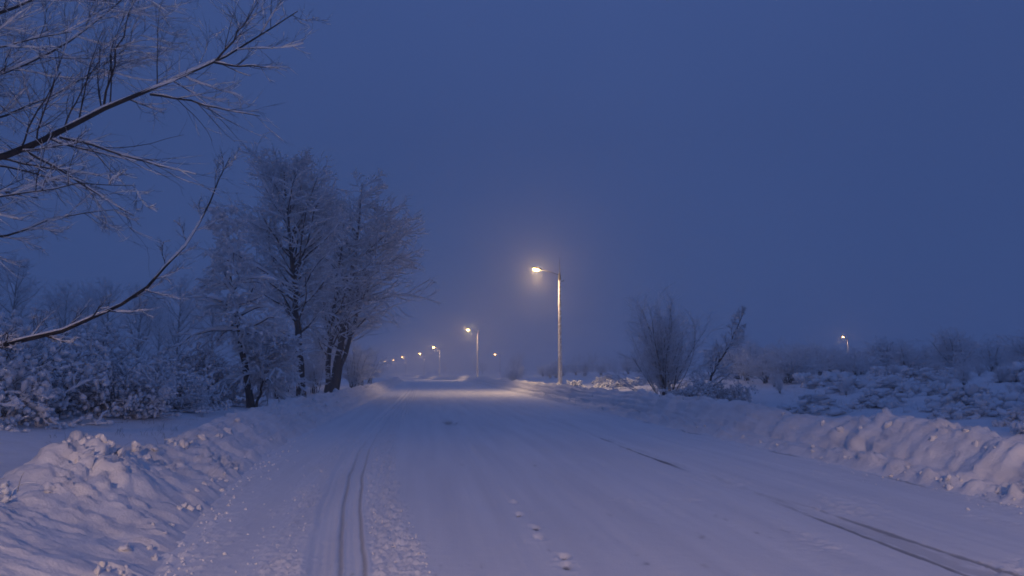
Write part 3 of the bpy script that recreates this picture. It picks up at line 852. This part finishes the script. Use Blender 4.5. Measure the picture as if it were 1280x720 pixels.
for i, (px, Y, sc, rot, v, lab) in enumerate([
        (345, 33, 0.65, 1.1, 0, 'thin snowy shrub between the slim tree and the straight-trunked tree'),
        (393, 41, 0.8, 2.5, 1, 'thin snowy shrub between the straight-trunked tree and the many-stemmed tree'),
        (358, 40, 0.9, 4.5, 2, 'snowy shrub crowding the foot of the straight-trunked tree'),
        (440, 47, 1.0, 0.5, 0, 'snowy shrub at the right foot of the many-stemmed tree'),
        (452, 60, 1.2, 3.1, 1, 'snowy roadside shrub just beyond the many-stemmed tree'),
        (462, 78, 1.3, 5.5, 2, 'farthest snowy roadside shrub before the distant lamps'),
        (330, 40, 1.5, 2.2, 1, 'large snowy shrub behind the slim leaning tree'),
        (395, 52, 1.6, 0.2, 2, 'large snowy shrub behind the straight-trunked tree')]):
    put_shrub(THICK[v], 'snowy_shrub', at_ground(px, Y), sc, rot, lab, 'shrub', 'snowy shrubs under the roadside trees')

# thicket along the far edge of the field, and low brush in front of it
def zone(px):
    for lim, txt in ((960, 'just right of the leaning sapling'), (1030, 'left of the lone far lamp'), (1090, 'below the lone far lamp'),
                     (1150, 'just right of the lone far lamp'), (1220, 'well right of the lone far lamp')):
        if px < lim: return txt
    return 'at the right picture edge'
for i in range(64):
    px = srng.uniform(905, 1330); Y = srng.uniform(42, 75)
    p = at_ground(px, Y)
    if p[0] - x_right(Y) < 14: continue
    row = 'front' if Y < 55 else 'back'
    sc = srng.uniform(0.6, 1.0)
    if 1025 < px < 1085: sc *= 0.75
    put_shrub(THICK[srng.integers(3)], 'scrub_bush', p, sc, srng.uniform(0, 6.28),
              'snow-dusted scrub bush in the ' + row + ' thicket row ' + zone(px), 'bush', 'scrub thicket beyond the field', srng.uniform(1.2, 1.8))
for i in range(46):
    px = 930 + 400 * srng.random() ** 0.62; Y = 13 + 29 * srng.random() ** 0.8
    p = at_ground(px, Y)
    dr = p[0] - x_right(Y)
    if dr < 4.0 or srng.random() > 0.25 + 0.75 * float(sstep(4, 12, dr)): continue
    put_shrub(TUSS[srng.integers(3)], 'brush_tussock', p + np.array([0, 0, -0.10]), srng.uniform(0.3, 1.25) * (0.6 + 0.4 * float(sstep(4, 12, dr))), srng.uniform(0, 6.28),
              'low snow-smothered brush tussock in the ' + ('near' if Y < 22 else 'middle' if Y < 31 else 'far') + ' field ' + zone(px), 'tussock', 'brush tussocks in the field', srng.uniform(1.0, 2.0))
for i in range(14):
    px = srng.uniform(960, 1290); Y = srng.uniform(18, 42)
    p = at_ground(px, Y)
    if p[0] - x_right(Y) < 6: continue
    put_shrub(THICK[srng.integers(3)], 'thin_shrub', p, srng.uniform(0.22, 0.45), srng.uniform(0, 6.28),
              'thin upright twiggy shrub in the ' + ('near' if Y < 28 else 'far') + ' field ' + zone(px), 'shrub', 'thin shrubs in the field', 1.0)
for i in range(16):
    px = srng.uniform(640, 800); Y = srng.uniform(85, 140)
    p = at_ground(px, Y)
    put_shrub(THICK[srng.integers(3)], 'distant_bush', p, srng.uniform(0.5, 0.85), srng.uniform(0, 6.28),
              'hazy snow-dusted bush far ' + ('left' if px < 700 else 'right') + ' of the nearest lamp post', 'bush', 'hazy bushes behind the lamp', 1.4)
for i in range(12):
    px = srng.uniform(712, 800); Y = srng.uniform(53, 66)
    p = at_ground(px, Y)
    put_shrub(TUSS[srng.integers(3)], 'lamplit_tussock', p + np.array([0, 0, -0.1]), srng.uniform(0.5, 0.95), srng.uniform(0, 6.28),
              'low snowy tussock glowing in the lamplight right of the nearest lamp post', 'tussock', 'lamplit tussocks by the post', 1.1)

p = at_ground(1061, 82)
put_shrub(THICK[1], 'tall_scrub_bush', p, 1.0, 1.0, 'tall hazy scrub bush standing in front of the lone far lamp post', 'bush', 'scrub thicket beyond the field', 1.1)

# dim trees standing in the mist on the left
def tree_meshes(seed, h, spread):
    r0 = link('hazy_tree', None)
    t = make_tree('hazy_tree', (0, 0, 0), [[[0, 0, -0.2], [0.1, 0, h * 0.35], [0.0, 0.1, h * 0.7], [0.15, 0, h]]], [0.17], seed, 46, 8, 6, spread,
                  ang1=(46, 10), t0=0.15, twig=0.009, s3=0.02)
    bpy.data.objects.remove(r0)
    return t
proto = [tree_meshes(50, 10.0, 3.0), tree_meshes(51, 8.5, 3.2)]
def copy_tree(src, loc, sc, rot):
    c = src.copy(); COL.objects.link(c)
    c.location = [float(v) for v in loc]; c.scale = (sc, sc, sc); c.rotation_euler = (0, 0, rot)
    for ch in src.children:
        d = ch.copy(); COL.objects.link(d); d.parent = c
        for g in ch.children:
            e = g.copy(); COL.objects.link(e); e.parent = d
    return c
spots = [(10, 95), (75, 108), (130, 100), (170, 118), (220, 106), (45, 126), (105, 132), (195, 138), (262, 122), (-30, 105)]
for i, (px, Y) in enumerate(spots):
    p = at_ground(px, Y)
    sc = srng.uniform(1.0, 1.45)
    if i < 2:
        o = proto[i]; o.location = [float(v) for v in p]; o.scale = (sc, sc, sc)
    else:
        o = copy_tree(proto[i % 2], p, sc, srng.uniform(0, 6.28))
    tag(o, 'dim misty tree ' + ('just behind' if Y < 115 else 'far behind') + ' the snowy bushes ' + ('at the left picture edge' if px < 60 else 'under the overhanging boughs' if px < 180 else 'beside the slim leaning tree'), 'tree', 'misty trees behind the left verge')

# far woods, one mass
def far_woods():
    r = np.random.default_rng(70)
    parts = []
    for k in range(44):
        px = r.uniform(470, 1320); Y = r.uniform(150, 260)
        if 470 < px < 640: Y = r.uniform(240, 420)
        p = at(px, 470, Y); p[2] = gz(p)
        if p[0] - x_right(Y) < (16 if Y > 200 else 9): continue
        h = r.uniform(3.5, 7.0)
        P = np.zeros((5, 6, 3)); az = r.uniform(0, 6.28, 5); le = np.abs(r.normal(0, 0.3, 5))
        d = np.stack([np.cos(az) * np.sin(le), np.sin(az) * np.sin(le), np.cos(le)], -1)
        P[:, 0] = p
        for s_ in range(1, 6): P[:, s_] = P[:, s_ - 1] + unit(d + r.normal(size=(5, 3)) * 0.1) * h / 5
        Rd = 0.07 * np.ones((5, 1)) * np.linspace(1, 0.2, 6)[None]
        A, RA = spawn(r, P, Rd, 11, 0.1, 1, (45, 12), lambda t, L: L * (0.5 - 0.25 * t), 4, 0.12, (0, 0, 0.03), 0.5, 0.025)
        B, RB = spawn(r, A, RA, 4, 0.1, 1, (40, 12), lambda t, L: L * 0.5, 3, 0.12, (0, 0, 0.03), 0.5, 0.02)
        parts += [tubes(P, Rd, 4), tubes(A, RA, 3), tubes(B, RB, 3)]
    o = link('far_woods', mesh_from('far_woods', *join(parts)), M_FROST)
    tag(o, 'far scrubby wood fading into the blue haze along the horizon', 'woods', kind='stuff')
far_woods()

# dry stalks poking through the snow
def stalks():
    r = np.random.default_rng(80)
    pts = []
    for k in range(520):
        c = r.random()
        if c < 0.30:
            px, Y = r.uniform(0, 120), r.uniform(7.5, 10)
            p = at(px, 560, Y)
        elif c < 0.5:
            px, Y = r.uniform(60, 330), r.uniform(10, 22)
            p = at(px, 520, Y)
        else:
            px, Y = r.uniform(900, 1290), r.uniform(16, 40)
            p = at(px, 500, Y)
        if x_left(Y) - 2.0 < p[0] < x_right(Y) + 3: continue
        cx, cy_ = p[0], p[1]
        for j in range(4):
            x = cx + r.normal(0, 0.07); y = cy_ + r.normal(0, 0.07)
            h = r.uniform(0.05, 0.28) ; a = r.uniform(0, 6.28); b = r.uniform(0.1, 0.6) * h
            z = float(ground_z(x, y))
            tt = np.linspace(0, 1, 4)
            pts.append(np.stack([x + math.cos(a) * b * tt ** 2, y + math.sin(a) * b * tt ** 2, z - 0.03 + h * tt * (1 - 0.25 * tt)], -1))
    P = np.array(pts)
    Rd = 0.003 * np.ones(P.shape[:2]) * np.linspace(1, 0.5, 4)[None]
    o = link('dry_grass', mesh_from('dry_grass', *tubes(P, Rd, 3)), M_STRAW)
    tag(o, 'dry grass stalks poking through the snow beside the banks', 'grass', kind='stuff')
stalks()

# withered weeds standing in the left bank
def weeds():
    X, Y, Z, D, Tt = BL
    r = np.random.default_rng(88)
    spots = [((0.56, 0), 7.05, 'withered weed tuft in the bank at the left picture edge'), ((0.60, 0), 7.4, 'withered weed tuft just left of the raw snow heap'),
             ((0.55, 0), 12.2, 'withered weed tuft in the low bank right of the heap')]
    for (px, py), yy, lab in spots:
        k = np.argmin((Tt - px) ** 2 + (Y - yy) ** 2)
        b = np.array([X.ravel()[k], Y.ravel()[k], Z.ravel()[k]])
        n = 16
        tt = np.linspace(0, 1, 6)[None]
        h = r.uniform(0.08, 0.28, n)[:, None]; a = r.uniform(0, 6.28, n)[:, None]; sp = r.uniform(0.1, 0.9, n)[:, None] * h
        x0 = r.normal(0, 0.10, n)[:, None]; y0 = r.normal(0, 0.10, n)[:, None]
        P = np.stack([x0 + np.cos(a) * sp * tt ** 2, y0 + np.sin(a) * sp * tt ** 2, -0.12 + h * (tt * 1.5 - 0.55 * tt ** 2.2 * (0.6 + sp / h))], -1)
        Rd = 0.0055 * r.uniform(0.6, 1.3, n)[:, None] * np.linspace(1, 0.4, 6)[None]
        root = link('withered_weed', None, None, None, b)
        tag(root, lab, 'weed', 'withered weeds in the left bank')
        link('stalks', mesh_from('stalks', *tubes(P, Rd, 4, 0.6)), M_STRAW, root)['kind'] = 'stuff'
        link('snow', mesh_from('snow', *join([snow_on(r, P, Rd, 0.016, 0.5, 4), snow_lumps(r, P[:8] * np.array([1, 1, 0.6]), Rd[:8], 0.045, 1.0)])), M_BSNOW, root)
weeds()

# ------------------------------------------------------------------ street lamps
def loft(sections, n=14):
    """closed loft through (x, zc, half width y, half height) sections"""
    ph = np.arange(n) * 2 * math.pi / n
    ring = []
    for x, zc, hw, hh in sections:
        c, s_ = np.cos(ph), np.sin(ph)
        ring.append(np.stack([np.full(n, x), hw * np.sign(c) * np.abs(c) ** 0.7, zc + hh * np.sign(s_) * np.abs(s_) ** 0.8], -1))
    V = np.array(ring).reshape(-1, 3); k = len(sections)
    i = np.arange(k - 1)[:, None] * n + np.arange(n)[None]; j = np.arange(k - 1)[:, None] * n + (np.arange(n)[None] + 1) % n
    return V, np.stack([i, j, j + n, i + n], -1).reshape(-1, 4)

H_POLE, ARM = 8.1, 1.75
def lamp_meshes():
    m = {}
    z = np.linspace(-0.3, H_POLE, 40); P = np.stack([0 * z, 0 * z, z], -1)
    V, Q = tubes(P[None], (0.15 - 0.055 * np.linspace(0, 1, 40))[None], 14)
    a = np.arctan2(V[:, 1], V[:, 0])
    V[:, :2] *= (1 + 0.12 * np.clip(noise2(a * 1.5 + 9, V[:, 2] * 2.2, 7) + 0.1, 0, 1))[:, None]
    m['pole'] = mesh_from('pole', V, Q)
    # bracket clamped to the pole top, arm rising to the road
    V1, Q1 = tubes(np.array([[[0, 0, H_POLE - 0.25], [0, 0, H_POLE], [0, 0, H_POLE + 0.30]]]), np.array([[0.11, 0.115, 0.05]]), 10)
    V2, Q2 = tubes(np.array([[[0.10, 0, H_POLE - 0.35], [0.26, 0, H_POLE - 0.33], [0.34, 0, H_POLE - 0.28]]]), np.array([[0.03, 0.03, 0.05]]), 8)
    m['bracket'] = mesh_from('bracket', *join([(V1, Q1), (V2, Q2)]))
    tt = np.linspace(0, 1, 10)
    P = np.stack([-0.0 - (ARM - 0.25) * tt, 0 * tt, H_POLE + 0.12 + 0.50 * tt - 0.05 * tt * tt], -1)
    m['arm'] = mesh_from('arm', *tubes(P[None], np.full((1, 10), 0.026), 8))
    P = np.array([[[0, 0, H_POLE + 0.25], [0.01, 0, H_POLE + 0.9], [0.03, 0, H_POLE + 1.5]]])
    m['spike'] = mesh_from('spike', *tubes(P, np.array([[0.028, 0.02, 0.01]]), 6))
    x0, zc = -ARM + 0.40, H_POLE + 0.56
    m['lamp_head'] = mesh_from('lamp_head', *loft([(x0 + 0.02, zc, 0.005, 0.005), (x0, zc, 0.06, 0.05), (x0 - 0.18, zc + 0.02, 0.11, 0.08), (x0 - 0.35, zc + 0.05, 0.16, 0.085), (x0 - 0.60, zc + 0.08, 0.155, 0.07), (x0 - 0.74, zc + 0.08, 0.09, 0.045), (x0 - 0.76, zc + 0.08, 0.005, 0.005)]))
    m['snow_cap'] = mesh_from('snow_cap', *loft([(x0 - 0.10, zc + 0.07, 0.005, 0.005), (x0 - 0.14, zc + 0.09, 0.08, 0.035), (x0 - 0.35, zc + 0.135, 0.13, 0.05), (x0 - 0.58, zc + 0.15, 0.12, 0.045), (x0 - 0.68, zc + 0.13, 0.06, 0.02), (x0 - 0.70, zc + 0.13, 0.005, 0.005)]))
    m['lamp_bowl'] = mesh_from('lamp_bowl', *loft([(x0 - 0.20, zc - 0.05, 0.005, 0.005), (x0 - 0.22, zc - 0.055, 0.08, 0.04), (x0 - 0.34, zc - 0.06, 0.13, 0.09), (x0 - 0.52, zc - 0.04, 0.135, 0.09), (x0 - 0.66, zc + 0.0, 0.09, 0.05), (x0 - 0.69, zc + 0.01, 0.005, 0.005)]))
    r = np.random.default_rng(4)
    V, Q = blob(77, 8, 12); V = V * np.array([0.30, 0.30, 0.2])
    m['snow_collar'] = mesh_from('snow_collar', V, Q)
    m['centre'] = (x0 - 0.43, 0, zc - 0.30)
    return m
LM = lamp_meshes()
LIGHT = bpy.data.lights.new('lamp_glow', 'SPOT')      # cut-off luminaire: lights downwards only
LIGHT.spot_size = R(150)
LIGHT.spot_blend = 0.6
LIGHT.energy = 1450
LIGHT.color = LAMP_COL
LIGHT.shadow_soft_size = 0.10
LM['dim_bowl'] = LM['lamp_bowl'].copy(); LM['dim_bowl'].materials.clear()
M_DIM = M_LENS.copy(); M_DIM.name = 'dim_lamp_bowl'
M_DIM.node_tree.nodes['Principled BSDF'].inputs['Emission Strength'].default_value = 70
GLOW = bpy.data.lights.new('bowl_glow', 'POINT'); GLOW.energy = 620; GLOW.color = (1.0, 0.62, 0.28); GLOW.shadow_soft_size = 0.08
DIM_GLOW = GLOW.copy(); DIM_GLOW.energy = 110
def street_lamp(loc, label, rot=0.0, scale=1.0, group='street lamps along the road', light=LIGHT, glow=True):
    root = link('street_lamp', None, None, None, loc)
    root.rotation_euler = (0, 0, rot); root.scale = (scale, scale, scale)
    tag(root, label, 'street lamp', group)
    for nm, mt in (('pole', M_CONC), ('bracket', M_STEEL), ('arm', M_STEEL), ('spike', M_STEEL), ('snow_collar', M_BANK)):
        link(nm, LM[nm], mt, root)
    hd = link('lamp_head', LM['lamp_head'], M_HEAD, root)
    link('snow_cap', LM['snow_cap'], M_BSNOW, hd)
    dim = light.energy < 200
    link('lamp_bowl', LM['dim_bowl' if dim else 'lamp_bowl'], M_DIM if dim else M_LENS, hd)
    lo = bpy.data.objects.new('lamp_glow', light); COL.objects.link(lo); lo.parent = root
    lo.location = LM['centre']
    if glow:
        go = bpy.data.objects.new('bowl_glow', GLOW if light.energy > 200 else DIM_GLOW); COL.objects.link(go); go.parent = root
        go.location = LM['centre']
labels = ['nearest street lamp, tall snow-spattered pole with arm over the road',
          'second street lamp down the road, glowing left of the nearest one',
          'third street lamp down the road, its pale pole still showing',
          'fourth street lamp down the road, a small light in haze',
          'fifth street lamp down the road, a dim light in haze',
          'sixth street lamp down the road, a faint point by the trees',
          'seventh street lamp down the road, a faint point near the shrubs',
          'last and faintest street lamp of the row beside the roadside shrubs']
BASE_Z = [0.6, 0.42, -0.25, -0.25, -0.2, -0.2, -0.2, -0.4]
for i, ((Y, x), lb) in enumerate(zip(POSTS, labels)):
    street_lamp((x, Y, BASE_Z[i]), lb, rot=R(0 if i < 2 else 5 + i))
# added unseen lamp behind the viewer, standing in for headlights on the foreground banks
REAR_FILL_LIGHT = LIGHT.copy(); REAR_FILL_LIGHT.energy = 11000; REAR_FILL_LIGHT.shadow_soft_size = 0.35; REAR_FILL_LIGHT.spot_size = R(158); REAR_FILL_LIGHT.spot_blend = 0.10; REAR_FILL_LIGHT.color = (1.0, 0.65, 0.47)
FAR_LIGHT = LIGHT.copy(); FAR_LIGHT.energy = 90
street_lamp((-4.2, -17, 0.4), 'added street lamp unseen behind the viewpoint, standing in for headlights on the foreground', rot=math.pi, light=REAR_FILL_LIGHT, glow=False)
p = at(625, 468, 230)
street_lamp((p[0], 230, -1.2), 'small lone street lamp on a side road between second and nearest lamp', rot=R(-20), scale=0.92, group=None, light=FAR_LIGHT)
p = at(1060, 440, 118)
street_lamp((p[0], 118, gz(p) - 0.7), 'lone lamp shining above the thicket beyond the right-hand field', rot=R(30), scale=0.72, group=None, light=FAR_LIGHT)

# ------------------------------------------------------------------ haze
def haze():
    x0, x1, y0, y1, z0, z1 = -1900, 1900, -600, 2200, -2.6, 17.0
    V = np.array([[x, y, z] for z in (z0, z1) for y in (y0, y1) for x in (x0, x1)], float)
    Q = np.array([[0, 2, 3, 1], [4, 5, 7, 6], [0, 1, 5, 4], [2, 6, 7, 3], [0, 4, 6, 2], [1, 3, 7, 5]])
    me = mesh_from('haze', V, Q, smooth=False)
    m = bpy.data.materials.new('snowy_air'); m.use_nodes = True
    nt = m.node_tree; nt.nodes.clear()
    out = nt.nodes.new('ShaderNodeOutputMaterial'); v = nt.nodes.new('ShaderNodeVolumePrincipled')
    v.inputs['Color'].default_value = (0.93, 0.95, 0.97, 1)
    v.inputs['Density'].default_value = 0.0039
    v.inputs['Anisotropy'].default_value = 0.8
    nt.links.new(v.outputs['Volume'], out.inputs['Volume'])
    o = link('haze', me, m)
    tag(o, 'thin snowy haze filling the evening air', 'haze', kind='stuff')
haze()
